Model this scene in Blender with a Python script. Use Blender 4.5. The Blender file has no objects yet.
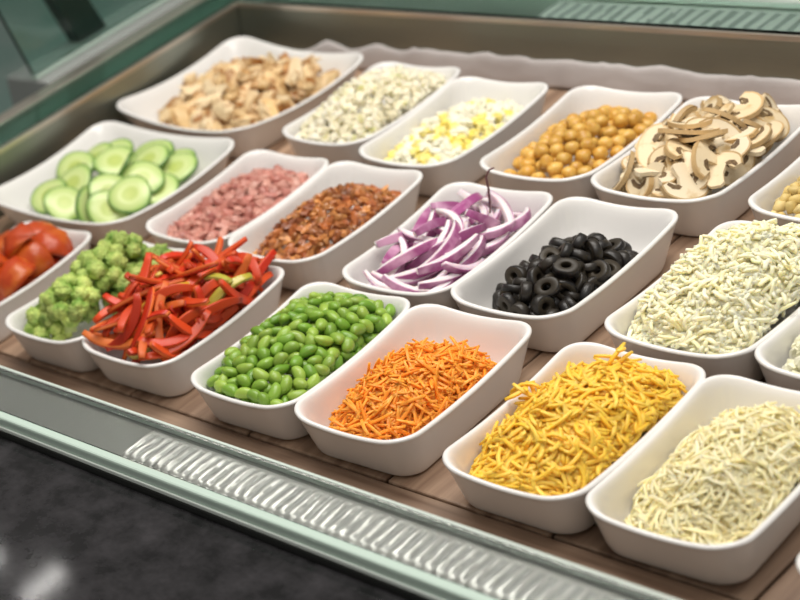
import bpy, bmesh, math, random
import numpy as np
from mathutils import Vector, Matrix, Euler, noise
from mathutils.bvhtree import BVHTree

C = bpy.context.scene.collection
S = bpy.context.scene
R = math.radians

# ------------------------------------------------------------------ camera
cam_d = bpy.data.cameras.new('camera')
cam = bpy.data.objects.new('camera', cam_d)
C.objects.link(cam)
_r = Vector((0.55714371, 0.77067124, -0.30928422))
_u = Vector((-0.26091744, 0.51604354, 0.81585608))
_f = Vector((-0.78836094, 0.37385144, -0.48859198))
M3 = Matrix((_r, _u, -_f)).transposed()
cam.matrix_world = Matrix.Translation((1.03736721, -0.88472041, 0.95197179 + 0.058)) @ M3.to_4x4()
cam_d.sensor_width = 36
cam_d.lens = 1551.996 / 800 * 36
cam_d.shift_x = 0.6529 * 1000 / 800
cam_d.shift_y = 0.13185 * 1000 / 800
cam_d.clip_start = 0.05
cam_d.dof.use_dof = True
cam_d.dof.focus_distance = 1.60
cam_d.dof.aperture_fstop = 4.0
S.camera = cam

# ------------------------------------------------------------------ world, lights, exposure
S.view_settings.view_transform = 'Standard'
S.view_settings.look = 'None'
S.view_settings.gamma = 1
S.view_settings.exposure = -0.06
world = bpy.data.worlds.new('room_air')
S.world = world
world.use_nodes = True
world.node_tree.nodes['Background'].inputs[0].default_value = (1.0, 0.95, 0.90, 1)
world.node_tree.nodes['Background'].inputs[1].default_value = 0.38


def area(name, loc, target, sx, sy, watts, col=(1, 1, 1)):
    l = bpy.data.lights.new(name, 'AREA')
    l.shape = 'RECTANGLE'
    l.size, l.size_y, l.energy, l.color = sx, sy, watts, col
    o = bpy.data.objects.new(name, l)
    C.objects.link(o)
    o.location = loc
    d = Vector(target) - Vector(loc)
    o.rotation_euler = d.to_track_quat('-Z', 'Y').to_euler()
    return o


area('ceiling_lamp', (-0.15, 0.75, 1.75), (0.0, 0.5, 0), 1.5, 0.7, 31, (1.0, 0.96, 0.90))
area('ceiling_lamp', (0.6, 0.1, 1.75), (0.1, 0.45, 0), 0.9, 0.5, 13, (1.0, 0.96, 0.90))

area('small_ceiling_lamp', (-1.50, 0.93, 1.58), (-1.50, 0.93, 0), 0.02, 0.14, 0.5, (1.0, 0.97, 0.93))
area('small_ceiling_lamp', (-1.69, 0.93, 1.58), (-1.69, 0.93, 0), 0.02, 0.08, 0.22, (1.0, 0.97, 0.93))

# ------------------------------------------------------------------ helpers


def mesh_of(name, bm, smooth=True, mats=()):
    me = bpy.data.meshes.new(name)
    bm.to_mesh(me)
    bm.free()
    if smooth:
        me.polygons.foreach_set('use_smooth', [True] * len(me.polygons))
    for m in mats:
        me.materials.append(m)
    return me


def obj(name, me, parent=None):
    o = bpy.data.objects.new(name, me)
    C.objects.link(o)
    if parent is not None:
        o.parent = parent
    return o


def tag(o, label=None, cat=None, group=None, kind=None):
    if label:
        o['label'] = label
    if cat:
        o['category'] = cat
    if group:
        o['group'] = group
    if kind:
        o['kind'] = kind
    return o


def empty(name, loc=(0, 0, 0), rz=0.0):
    o = bpy.data.objects.new(name, None)
    C.objects.link(o)
    o.location = loc
    o.rotation_euler.z = rz
    o.empty_display_size = 0.05
    return o


def box_bm(x0, x1, y0, y1, z0, z1, bevel=0.0, bm=None, segs=2):
    new = bm is None
    bm = bm or bmesh.new()
    r = bmesh.ops.create_cube(bm, size=1.0)
    for v in r['verts']:
        v.co = Vector(((x0 + x1) / 2 + v.co.x * (x1 - x0), (y0 + y1) / 2 + v.co.y * (y1 - y0), (z0 + z1) / 2 + v.co.z * (z1 - z0)))
    if bevel and new:
        bmesh.ops.bevel(bm, geom=bm.edges[:], offset=bevel, segments=segs, profile=0.5, affect='EDGES')
    return bm


# ------------------------------------------------------------------ materials


def new_mat(name):
    m = bpy.data.materials.new(name)
    m.use_nodes = True
    return m, m.node_tree, m.node_tree.nodes['Principled BSDF']


def mat(name, col, rough=0.5, metal=0.0, spec=0.5, coat=0.0, sss=0.0, trans=0.0, ior=1.45, col2=None, scale=30.0, lo=0.4, hi=0.6,
        col3=None, rnd=0.0, bump=0.0, bscale=120.0, detail=3.0, sssr=(0.01, 0.008, 0.006)):
    """principled material; col2 mixes in by noise in object space; col3 mixes in by a per-object random; rnd jitters the value per object"""
    m, nt, b = new_mat(name)
    L, N = nt.links.new, nt.nodes
    b.inputs['Roughness'].default_value = rough
    b.inputs['Metallic'].default_value = metal
    b.inputs['Specular IOR Level'].default_value = spec
    b.inputs['Coat Weight'].default_value = coat
    b.inputs['Coat Roughness'].default_value = 0.12
    b.inputs['Transmission Weight'].default_value = trans
    b.inputs['IOR'].default_value = ior
    if sss:
        b.inputs['Subsurface Weight'].default_value = sss
        b.inputs['Subsurface Radius'].default_value = (1, 0.7, 0.4)
        b.inputs['Subsurface Scale'].default_value = 0.008
    src = None
    rgb = N.new('ShaderNodeRGB')
    rgb.outputs[0].default_value = (*col, 1)
    src = rgb.outputs[0]
    oi = N.new('ShaderNodeObjectInfo')
    tc = N.new('ShaderNodeTexCoord')
    off = N.new('ShaderNodeVectorMath')
    off.operation = 'MULTIPLY_ADD'
    L(oi.outputs['Random'], off.inputs[0])
    off.inputs[1].default_value = (37, 61, 83)
    L(tc.outputs['Object'], off.inputs[2])
    if col3:
        mx = N.new('ShaderNodeMix')
        mx.data_type = 'RGBA'
        L(oi.outputs['Random'], mx.inputs[0])
        L(src, mx.inputs[6])
        mx.inputs[7].default_value = (*col3, 1)
        src = mx.outputs[2]
    if col2:
        no = N.new('ShaderNodeTexNoise')
        no.inputs['Scale'].default_value = scale
        no.inputs['Detail'].default_value = detail
        L(off.outputs[0], no.inputs['Vector'])
        rp = N.new('ShaderNodeMapRange')
        rp.inputs[1].default_value = lo
        rp.inputs[2].default_value = hi
        L(no.outputs[0], rp.inputs[0])
        mx = N.new('ShaderNodeMix')
        mx.data_type = 'RGBA'
        L(rp.outputs[0], mx.inputs[0])
        L(src, mx.inputs[6])
        mx.inputs[7].default_value = (*col2, 1)
        src = mx.outputs[2]
    if rnd:
        hs = N.new('ShaderNodeHueSaturation')
        mr = N.new('ShaderNodeMapRange')
        fr = N.new('ShaderNodeMath')
        fr.operation = 'FRACT'
        mu = N.new('ShaderNodeMath')
        mu.operation = 'MULTIPLY'
        mu.inputs[1].default_value = 7.31
        L(oi.outputs['Random'], mu.inputs[0])
        L(mu.outputs[0], fr.inputs[0])
        L(fr.outputs[0], mr.inputs[0])
        mr.inputs[3].default_value = 1 - rnd
        mr.inputs[4].default_value = 1 + rnd
        L(mr.outputs[0], hs.inputs['Value'])
        L(src, hs.inputs['Color'])
        src = hs.outputs[0]
    L(src, b.inputs['Base Color'])
    if bump:
        no = N.new('ShaderNodeTexNoise')
        no.inputs['Scale'].default_value = bscale
        no.inputs['Detail'].default_value = 4
        L(off.outputs[0], no.inputs['Vector'])
        bp = N.new('ShaderNodeBump')
        bp.inputs['Strength'].default_value = bump
        bp.inputs['Distance'].default_value = 0.002
        L(no.outputs[0], bp.inputs['Height'])
        L(bp.outputs[0], b.inputs['Normal'])
    return m


def steel_mat(name, col, rough, stretch=(1, 1, 60)):
    m, nt, b = new_mat(name)
    L, N = nt.links.new, nt.nodes
    b.inputs['Metallic'].default_value = 1.0
    b.inputs['Base Color'].default_value = (*col, 1)
    tc = N.new('ShaderNodeTexCoord')
    mp = N.new('ShaderNodeMapping')
    mp.inputs['Scale'].default_value = stretch
    no = N.new('ShaderNodeTexNoise')
    no.inputs['Scale'].default_value = 6
    no.inputs['Detail'].default_value = 4
    L(tc.outputs['Object'], mp.inputs[0])
    L(mp.outputs[0], no.inputs['Vector'])
    mr = N.new('ShaderNodeMapRange')
    mr.inputs[3].default_value = rough * 0.75
    mr.inputs[4].default_value = rough * 1.3
    L(no.outputs[0], mr.inputs[0])
    L(mr.outputs[0], b.inputs['Roughness'])
    return m


def wood_mat():
    m, nt, b = new_mat('brown_wood')
    L, N = nt.links.new, nt.nodes
    tc = N.new('ShaderNodeTexCoord')
    mp = N.new('ShaderNodeMapping')
    mp.inputs['Scale'].default_value = (1, 0.06, 1)
    no = N.new('ShaderNodeTexNoise')
    no.inputs['Scale'].default_value = 70
    no.inputs['Detail'].default_value = 5
    L(tc.outputs['Object'], mp.inputs[0])
    L(mp.outputs[0], no.inputs['Vector'])
    cr = N.new('ShaderNodeValToRGB')
    e = cr.color_ramp.elements
    e[0].position, e[0].color = 0.30, (0.20, 0.115, 0.072, 1)
    e[1].position, e[1].color = 0.72, (0.52, 0.355, 0.245, 1)
    L(no.outputs[0], cr.inputs[0])
    n2 = N.new('ShaderNodeTexNoise')
    n2.inputs['Scale'].default_value = 9
    L(tc.outputs['Object'], n2.inputs['Vector'])
    mx = N.new('ShaderNodeMix')
    mx.data_type = 'RGBA'
    mx.blend_type = 'MULTIPLY'
    mx.inputs[0].default_value = 0.35
    L(cr.outputs[0], mx.inputs[6])
    L(n2.outputs[0], mx.inputs[7])
    oi = N.new('ShaderNodeObjectInfo')
    hs = N.new('ShaderNodeHueSaturation')
    mr = N.new('ShaderNodeMapRange')
    mr.inputs[3].default_value = 0.8
    mr.inputs[4].default_value = 1.5
    L(oi.outputs['Random'], mr.inputs[0])
    L(mr.outputs[0], hs.inputs['Value'])
    L(mx.outputs[2], hs.inputs['Color'])
    L(hs.outputs[0], b.inputs['Base Color'])
    b.inputs['Roughness'].default_value = 0.5
    return m


def granite_mat():
    m, nt, b = new_mat('black_granite')
    L, N = nt.links.new, nt.nodes
    tc = N.new('ShaderNodeTexCoord')
    n1 = N.new('ShaderNodeTexNoise')
    n1.inputs['Scale'].default_value = 34
    n1.inputs['Detail'].default_value = 7
    n1.inputs['Roughness'].default_value = 0.65
    L(tc.outputs['Object'], n1.inputs['Vector'])
    cr = N.new('ShaderNodeValToRGB')
    e = cr.color_ramp.elements
    e[0].position, e[0].color = 0.36, (0.008, 0.008, 0.0085, 1)
    e[1].position, e[1].color = 0.72, (0.036, 0.034, 0.037, 1)
    L(n1.outputs[0], cr.inputs[0])
    L(cr.outputs[0], b.inputs['Base Color'])
    b.inputs['Roughness'].default_value = 0.08
    b.inputs['Specular IOR Level'].default_value = 0.27
    return m


CERAMIC = mat('white_glazed_ceramic', (0.80, 0.785, 0.765), rough=0.22, spec=0.5, coat=0.25)
STEEL = steel_mat('brushed_steel', (0.35, 0.38, 0.335), 0.42)
STEEL_L = steel_mat('satin_steel', (0.36, 0.36, 0.34), 0.38, (40, 1, 1))
STEEL_T = mat('tan_steel_trim', (0.62, 0.56, 0.48), rough=0.3, metal=0.9)
RIB = mat('ribbed_reflection_light', (0.52, 0.505, 0.49), rough=0.34, metal=0.4)  # light bands of the ribbed reflection, carried by added ridges
VALLEY = mat('dark_reflection_valley', (0.20, 0.205, 0.195), rough=0.5)  # dark bands of the back reflection, painted into the valleys
VALLEY_L = mat('grey_reflection_valley', (0.36, 0.355, 0.345), rough=0.45)  # softer dark bands of the front reflection, painted in
PALE_BAND = mat('grey_white_band', (0.60, 0.56, 0.55), rough=0.75, col2=(0.50, 0.46, 0.45), scale=14, lo=0.4, hi=0.7, bump=0.3, bscale=90)
GLASS = mat('green_tinted_glass', (0.955, 0.985, 0.965), rough=0.03, trans=1.0, ior=1.3)
BACKG = mat('faint_green_glass', (0.82, 0.95, 0.90), rough=0.02, trans=1.0, ior=1.12)
PANEL = mat('green_side_glass', (0.70, 0.94, 0.86), rough=0.03, trans=1.0, ior=1.3)
GEDGE = mat('polished_glass_edge', (0.64, 0.79, 0.70), rough=0.15, trans=0.2, coat=0.6)
TRIMG = mat('grey_green_glass_trim', (0.55, 0.62, 0.57), rough=0.3)
GLIP = mat('bright_glass_arris', (0.80, 0.88, 0.82), rough=0.2, coat=0.6)
WOOD = wood_mat()
GRAN = granite_mat()
GAPM = mat('black_gap_fill', (0.02, 0.022, 0.02), rough=0.6)
DARKW = mat('teal_grey_paint', (0.20, 0.32, 0.29), rough=0.7, col2=(0.28, 0.36, 0.335), scale=1.5)
FLOORM = mat('grey_green_tile', (0.26, 0.38, 0.345), rough=0.5, col2=(0.36, 0.44, 0.41), scale=3)
POSTM = mat('dark_metal_post', (0.02, 0.025, 0.024), rough=0.5)
CABM = mat('grey_painted_steel', (0.27, 0.28, 0.27), rough=0.5)

# ------------------------------------------------------------------ room


def slab(name, x0, x1, y0, y1, z0, z1, m, parent=None, bevel=0.0, kind=None):
    o = obj(name, mesh_of(name, box_bm(x0, x1, y0, y1, z0, z1, bevel), False, [m]), parent)
    if kind:
        o['kind'] = kind
    return o


slab('floor', -4.5, 3.5, -3.0, 5.0, -0.95, -0.90, FLOORM, kind='structure')
slab('wall_left', -4.6, -4.5, -3.0, 5.0, -0.90, 2.2, DARKW, kind='structure')
slab('wall_back', -4.5, 3.5, 5.0, 5.1, -0.90, 2.2, DARKW, kind='structure')

# ------------------------------------------------------------------ the serving counter
ANG = -0.0128
bar = tag(empty('salad_bar_counter', (0, 0, 0), ANG),
          'refrigerated salad bar counter with a sunken steel well, green glass ledges and black granite front', 'salad bar')
XL, XR, YF, YB = -0.712, 1.05, 0.050, 1.032      # inner faces of the well
ZT = 0.090                                       # top of the steel walls
slab('cabinet_body', XL - 0.09, XR + 0.09, -0.40, YB + 0.10, -0.899, -0.075, CABM, bar)
slab('well_pan', XL - 0.09, XR + 0.09, -0.02, YB + 0.10, -0.075, -0.018, STEEL, bar)
slab('left_well_wall', XL - 0.085, XL, YF - 0.068, YB + 0.09, -0.0175, ZT, STEEL, bar, 0.002)
slab('right_well_wall', XR, XR + 0.085, YF - 0.068, YB + 0.09, -0.0175, ZT, STEEL, bar, 0.002)
slab('back_well_wall', XL + 0.0005, XR - 0.0005, YB, YB + 0.09, -0.0175, ZT, STEEL, bar, 0.002)
slab('front_well_wall', XL + 0.0005, XR - 0.0005, YF - 0.066, YF, -0.0175, ZT, STEEL_L, bar, 0.001)
slab('granite_countertop', XL - 0.5, XR + 0.5, -1.00, YF - 0.080, 0.040, 0.080, GRAN, bar, 0.003)
slab('black_gap_strip', XL - 0.02, XR + 0.02, YF - 0.0795, YF - 0.0665, 0.040, 0.0855, GAPM, bar)  # black strip under the glass edge, along the granite


def ribbed(name, x0, x1, y0, y1, z, pitch, h, parent, seed, valley):
    """a corrugated strip, ridges along y, with slightly wandering ridges"""
    rnd = random.Random(seed)
    bm = bmesh.new()
    n = int((x1 - x0) / pitch * 6)
    ny = 8
    ph = [0.0] * (n + 1)
    grid = []
    for i in range(n + 1):
        x = x0 + (x1 - x0) * i / n
        row = []
        for j in range(ny + 1):
            t = j / ny
            y = y0 + (y1 - y0) * t
            w = 0.6 * noise.noise(Vector((x * 22 + seed, t * 1.3, 0.3)))
            k = math.sin(2 * math.pi * (x / pitch) + 2.2 * w)
            a = 0.65 + 0.5 * noise.noise(Vector((x * 35, t * 3 + seed, 7.7)))
            e = min(1.0, 6 * t, 6 * (1 - t))
            row.append(bm.verts.new((x, y, z + h * a * (0.5 + 0.5 * k) * e + 0.0006)))
        grid.append(row)
    for i in range(n):
        for j in range(ny):
            f = bm.faces.new((grid[i][j], grid[i + 1][j], grid[i + 1][j + 1], grid[i][j + 1]))
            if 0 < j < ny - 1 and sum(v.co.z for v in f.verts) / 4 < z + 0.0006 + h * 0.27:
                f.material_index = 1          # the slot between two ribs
    g = bmesh.ops.extrude_face_region(bm, geom=bm.faces[:])
    for v in g['geom']:
        if isinstance(v, bmesh.types.BMVert):
            v.co.z = z + 0.0002
    bmesh.ops.recalc_face_normals(bm, faces=bm.faces[:])
    return obj(name, mesh_of(name, bm, True, [RIB, valley]), parent)


ribbed('ribbed_reflection_strip', 0.002, XR, -0.006, 0.044, ZT, 0.0108, 0.0044, bar, 3, VALLEY_L)  # added ridged strip standing in for a ribbed reflection in the front glass
ribbed('ribbed_reflection_strip', -0.21, XR, YB + 0.012, YB + 0.074, ZT, 0.0170, 0.0048, bar, 11, VALLEY)  # same stand-in for the reflection in the back glass

# glass ledges with polished edges, standing just above the steel
GZ0, GZ1 = ZT + 0.0052, ZT + 0.0112
for nm, a in (('front', (XL + 0.002, XR - 0.002, YF - 0.064, YF - 0.001)), ('back', (XL + 0.002, XR - 0.002, YB + 0.002, YB + 0.080)),
              ('left', (XL - 0.060, XL - 0.001, YF - 0.064, YB + 0.080))):
    slab(nm + '_glass_ledge', *a, GZ0, GZ1, {'front': GLASS, 'back': BACKG, 'left': PANEL}[nm], bar, 0.001)
fe = slab('polished_glass_edge', XL - 0.06, XR + 0.05, YF - 0.076, YF - 0.0645, ZT - 0.004, GZ1 + 0.001, GEDGE, bar, 0.0025)
fe['label'] = 'mint green polished glass edge'
slab('bright_edge_line', XL - 0.06, XR + 0.05, YF - 0.0785, YF - 0.0762, ZT - 0.004, ZT + 0.001, GLIP, bar, 0.0008)
slab('inner_ledge_trim', XL + 0.002, XR - 0.002, YF - 0.0005, YF + 0.0035, ZT - 0.001, GZ1, TRIMG, bar, 0.001)
slab('back_ledge_trim', XL + 0.002, XR - 0.002, YB - 0.003, YB + 0.0015, ZT, ZT + 0.008, STEEL_T, bar, 0.001)
slab('left_ledge_trim', XL - 0.0008, XL + 0.0035, YF - 0.06, YB - 0.004, ZT, ZT + 0.008, STEEL_T, bar, 0.001)
slab('left_outer_rail', XL - 0.088, XL - 0.062, YF - 0.068, YB + 0.085, ZT + 0.0005, ZT + 0.014, STEEL_T, bar, 0.003)
slab('back_outer_rail', XL - 0.03, XR, YB + 0.081, YB + 0.088, ZT + 0.0005, ZT + 0.016, GLIP, bar, 0.002)

# pale grey band over the lower part of the back wall, its top edge wavy
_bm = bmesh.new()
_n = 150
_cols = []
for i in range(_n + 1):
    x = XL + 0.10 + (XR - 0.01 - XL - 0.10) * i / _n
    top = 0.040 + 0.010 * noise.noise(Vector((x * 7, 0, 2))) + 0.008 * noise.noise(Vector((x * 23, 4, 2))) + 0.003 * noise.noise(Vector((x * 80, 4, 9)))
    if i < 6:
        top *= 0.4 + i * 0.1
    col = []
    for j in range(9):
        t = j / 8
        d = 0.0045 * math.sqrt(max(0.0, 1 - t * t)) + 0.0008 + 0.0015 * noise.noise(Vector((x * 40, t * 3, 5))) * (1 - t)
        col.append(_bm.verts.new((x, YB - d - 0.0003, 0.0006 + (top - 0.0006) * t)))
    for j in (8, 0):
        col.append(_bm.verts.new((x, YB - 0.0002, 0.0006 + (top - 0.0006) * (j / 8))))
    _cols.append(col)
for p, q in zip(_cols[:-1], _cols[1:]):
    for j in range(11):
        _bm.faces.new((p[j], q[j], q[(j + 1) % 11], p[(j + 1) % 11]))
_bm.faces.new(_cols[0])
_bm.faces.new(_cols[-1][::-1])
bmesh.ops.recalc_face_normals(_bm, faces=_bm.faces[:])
fr_ = obj('pale_wall_band', mesh_of('pale_wall_band', _bm, True, [PALE_BAND]), bar)
fr_['label'] = 'pale grey band with a wavy top edge'

# raked side glass panel outside the left wall, and the dark raked post behind it
guard = tag(empty('sneeze_guard', (0, 0, 0), ANG), 'green tinted glass side guard rising outside the left steel wall with a dark post', 'sneeze guard')


def raked(name, pts, x0, x1, m, parent):
    bm = bmesh.new()
    a = [bm.verts.new((x0 + (x1 - x0) * 0 - 0.0, y, z)) for y, z in pts]
    f = bm.faces.new(a)
    g = bmesh.ops.extrude_face_region(bm, geom=[f])
    for v in g['geom']:
        if isinstance(v, bmesh.types.BMVert):
            v.co.x += x1 - x0
    bmesh.ops.recalc_face_normals(bm, faces=bm.faces[:])
    return obj(name, mesh_of(name, bm, False, [m]), parent)


raked('glass_panel', [(0.69, 0.115), (1.40, 0.115), (1.22, 0.50), (0.57, 0.50)], -0.838, -0.830, PANEL, guard)
e_ = raked('polished_edge', [(0.69, 0.108), (1.40, 0.108), (1.40, 0.1145), (0.69, 0.1145)], -0.839, -0.829, GEDGE, guard)
e_['label'] = 'bright mint green lower glass edge'
raked('support_post', [(0.862, 0.02), (0.930, 0.02), (0.700, 0.55), (0.655, 0.55)], -0.895, -0.870, POSTM, guard)
slab('support_foot', -0.905, -0.803, 0.69, 1.12, 0.02, 0.106, CABM, guard, 0.004)

# wooden boards lying on the well pan: a front border board and boards running back
bx = XL + 0.01
k = 0
fb = slab('wooden_board', XL + 0.006, XR - 0.006, YF + 0.004, 0.178, -0.0175, -0.0005, WOOD, None, 0.002)
fb.data.transform(Matrix.Rotation(math.pi / 2, 4, 'Z'))
fb.rotation_euler.z = ANG - math.pi / 2
tag(fb, 'brown wooden border board lying along the front inside the well', 'board', 'wooden boards in the well')
BNAMES = ['against the left steel wall', 'under the tomato dish', 'under the broccoli and diced ham dishes', 'under the bacon dish',
          'under the carrot and black olive dishes', 'under the deep yellow cheese dish', 'under the nearest cream cheese dish',
          'under the dish cut off by the border', 'right of the dish cut off at the border', 'nearest the right steel wall']
NB = 10
for i in range(NB):
    x0 = XL + 0.006 + (XR - XL - 0.012) * i / NB
    x1 = XL + 0.006 + (XR - XL - 0.012) * (i + 1) / NB - 0.0025
    b = slab('wooden_board', x0, x1, 0.1805, YB - 0.006, -0.0175, 0.0, WOOD, None, 0.002)
    b.rotation_euler.z = ANG
    tag(b, 'brown wooden board running front to back, ' + BNAMES[i], 'board', 'wooden boards in the well')

# ------------------------------------------------------------------ dishes
HR = 0.0585


def round_rect(a, b, r, n=7, m=9):
    """points of a rounded rectangle of half sizes a, b: corners of n steps, sides of m steps"""
    out = []
    for sx, sy, a0 in ((1, 1, 0), (-1, 1, 90), (-1, -1, 180), (1, -1, 270)):
        cx, cy = sx * (a - r), sy * (b - r)
        for i in range(n + 1):
            t = R(a0 + 90 * i / n)
            out.append((cx + r * math.cos(t), cy + r * math.sin(t)))
        x1, y1 = out[-1]
        nx = {0: (-(a - r), b), 90: (-a, -(b - r)), 180: (a - r, -b), 270: (a, b - r)}[a0]
        for i in range(1, m):
            out.append((x1 + (nx[0] - x1) * i / m, y1 + (nx[1] - y1) * i / m))
    return out


def dish_mesh(w, l, dw, dl, h, raise_, rad):
    def ins(t):              # inset share from rim (t=1) to base (t=0): straight flank, rounder foot
        return (1 - t) ** 0.9
    prof = []
    for t, e in ((0.0, 0.010), (0.0, 0.004), (0.03, 0.0012), (0.10, 0.0), (0.3, 0), (0.55, 0), (0.80, 0), (0.93, 0)):
        prof.append((dw * ins(t) + e, dl * ins(t) + e, t * h))
    prof += [(0.0, 0.0, 0.955 * h), (0.0004, 0.0004, 0.995 * h), (0.0022, 0.0022, 1.02 * h), (0.0045, 0.0045, 1.02 * h), (0.0062, 0.0062, 0.985 * h)]
    for t, e in ((0.92, 0.0072), (0.7, 0.0076), (0.45, 0.0085), (0.25, 0.0115), (0.15, 0.018), (0.115, 0.030)):
        prof.append((dw * ins(t) + e, dl * ins(t) + e, t * h))
    bm = bmesh.new()
    rings = []
    for iw, il, z in prof:
        a, b = w / 2 - iw, l / 2 - il
        r = max(0.014, rad - 0.5 * min(iw, il))
        ring = []
        for x, y in round_rect(a, b, r):
            g = (x / (w / 2)) ** 2 * (y / (l / 2)) ** 2
            t = max(0.0, z / h)
            ring.append(bm.verts.new((x, y, z + raise_ * (g - 0.4) * t ** 1.5)))
        rings.append(ring)
    n = len(rings[0])
    for p, q in zip(rings[:-1], rings[1:]):
        for i in range(n):
            bm.faces.new((p[i], p[(i + 1) % n], q[(i + 1) % n], q[i]))
    bm.faces.new(rings[0][::-1])
    bm.faces.new(rings[-1])
    bmesh.ops.recalc_face_normals(bm, faces=bm.faces[:])
    return mesh_of('serving_dish', bm, True, [CERAMIC])


class Dish:
    def __init__(s, x, y, w, l, rot, label, dw=0.009, dl=0.021, h=HR, raise_=0.010, rad=0.030):
        s.w, s.l, s.dw, s.dl, s.h = w, l, dw, dl, h
        o = obj('serving_dish', dish_mesh(w, l, dw, dl, h, raise_, rad))
        sub = o.modifiers.new('round', 'SUBSURF')
        sub.levels = sub.render_levels = 1
        o.location = (x, y, 0.0004)
        o.rotation_euler.z = rot
        tag(o, label, 'dish', 'white serving dishes')
        s.M = Matrix.Translation((x, y, 0.0004)) @ Matrix.Rotation(rot, 4, 'Z')

    def half(s, z):
        """inner half sizes at height z"""
        t = min(1.0, max(0.1, z / s.h))
        k = (1 - t) ** 0.9
        e = 0.0080 + (0.004 if t < 0.35 else 0)
        return s.w / 2 - s.dw * k - e, s.l / 2 - s.dl * k - e

    def inside(s, u, v, z, m):
        """is a thing of radius m at (u, v, z) clear of the inner wall (rounded corners)"""
        if z > s.h + 0.6 * m:
            return abs(u) < s.w / 2 and abs(v) < s.l / 2
        a, b = s.half(z)
        a, b, r = a - m, b - m, 0.022
        if abs(u) > a or abs(v) > b:
            return False
        dx, dy = abs(u) - (a - r), abs(v) - (b - r)
        return not (dx > 0 and dy > 0 and dx * dx + dy * dy > r * r)


NAR = 'white rectangular serving dish '
D = {}
for key, x, y, w, l, rot, lab in (
        ('broccoli', -0.3119, 0.2884, 0.1369, 0.2422, 0.0187, NAR + 'holding green broccoli florets'),
        ('pepper', -0.1792, 0.2924, 0.1415, 0.2423, 0.0211, NAR + 'heaped with red pepper strips'),
        ('edamame', -0.0056, 0.2846, 0.1406, 0.2430, 0.0202, NAR + 'full of shelled green edamame beans'),
        ('carrot', 0.1330, 0.2860, 0.1415, 0.2460, 0.0245, NAR + 'holding shredded orange carrot'),
        ('cheddar', 0.3088, 0.2782, 0.1394, 0.2460, 0.001, NAR + 'full of deep yellow shredded cheese'),
        ('mozz', 0.4454, 0.2771, 0.1373, 0.2448, 0.0274, NAR + 'holding pale cream shredded cheese, nearest of the full dishes'),
        ('tomato', -0.482, 0.279, 0.139, 0.244, 0.02, NAR + 'holding cut tomatoes, cut off by the frame'),
        ('corner', 0.619, 0.277, 0.139, 0.246, 0.01, 'white dish of which one rim corner shows past the cream shredded cheese'),
        ('olive', 0.1431, 0.5434, 0.1382, 0.2494, 0.0082, NAR + 'holding black olive rings'),
        ('onion', 0.0049, 0.5402, 0.1385, 0.2506, 0.035, NAR + 'holding purple onion strips'),
        ('bacon', -0.1702, 0.5503, 0.1386, 0.2467, 0.0131, NAR + 'holding browned bacon bits'),
        ('ham', -0.3067, 0.5490, 0.1368, 0.2441, 0.0014, NAR + 'holding pink diced ham'),
        ('feta', 0.3199, 0.5414, 0.1433, 0.2501, -0.0201, NAR + 'heaped high with white shreds beside the black olives'),
        ('crumble', 0.4575, 0.5410, 0.1390, 0.2460, 0.01, NAR + 'holding white crumbles at the right border of the photo'),
        ('cauli', -0.3045, 0.8330, 0.1400, 0.2460, 0.0, NAR + 'heaped with chopped pale salad, behind the diced ham'),
        ('egg', -0.1634, 0.8087, 0.1403, 0.2473, 0.0057, NAR + 'holding chopped boiled egg'),
        ('chickpea', 0.0037, 0.8154, 0.1426, 0.2422, 0.008, NAR + 'holding golden chickpeas'),
        ('mush', 0.1509, 0.8106, 0.1475, 0.2470, -0.0047, NAR + 'heaped with sliced mushrooms'),
        ('corn', 0.318, 0.8100, 0.1390, 0.2460, 0.01, NAR + 'holding tan grains behind the heap of white shreds')):
    D[key] = Dish(x, y, w, l, rot, lab)
D['cucumber'] = Dish(-0.5386, 0.5513, 0.2749, 0.2672, -0.01, 'large square white dish holding cucumber slices', 0.026, 0.030, HR, 0.014, 0.036)
D['chicken'] = Dish(-0.5451, 0.8430, 0.2780, 0.2766, -0.1093, 'large square white dish holding pieces of cooked chicken', 0.026, 0.030, HR, 0.018, 0.036)

# ------------------------------------------------------------------ piles


def mound(cu, cv, ru, rv, ze, zt, p=2.6):
    def h(u, v):
        d = ((abs(u - cu) / ru) ** p + (abs(v - cv) / rv) ** p) ** (1 / p)
        return None if d > 1 else ze + (zt - ze) * (1 - d * d)
    return h


def lumpy(h, amp, freq, seed):
    def g(u, v):
        r = h(u, v)
        return None if r is None else r + amp * noise.noise(Vector((u * freq, v * freq, seed)))
    return g


def normal(h, u, v, e=0.006):
    def s(a, b):
        r = h(a, b)
        return h(u, v) if r is None else r
    return Vector((-(s(u + e, v) - s(u - e, v)) / (2 * e), -(s(u, v + e) - s(u, v - e)) / (2 * e), 1)).normalized()


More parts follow.
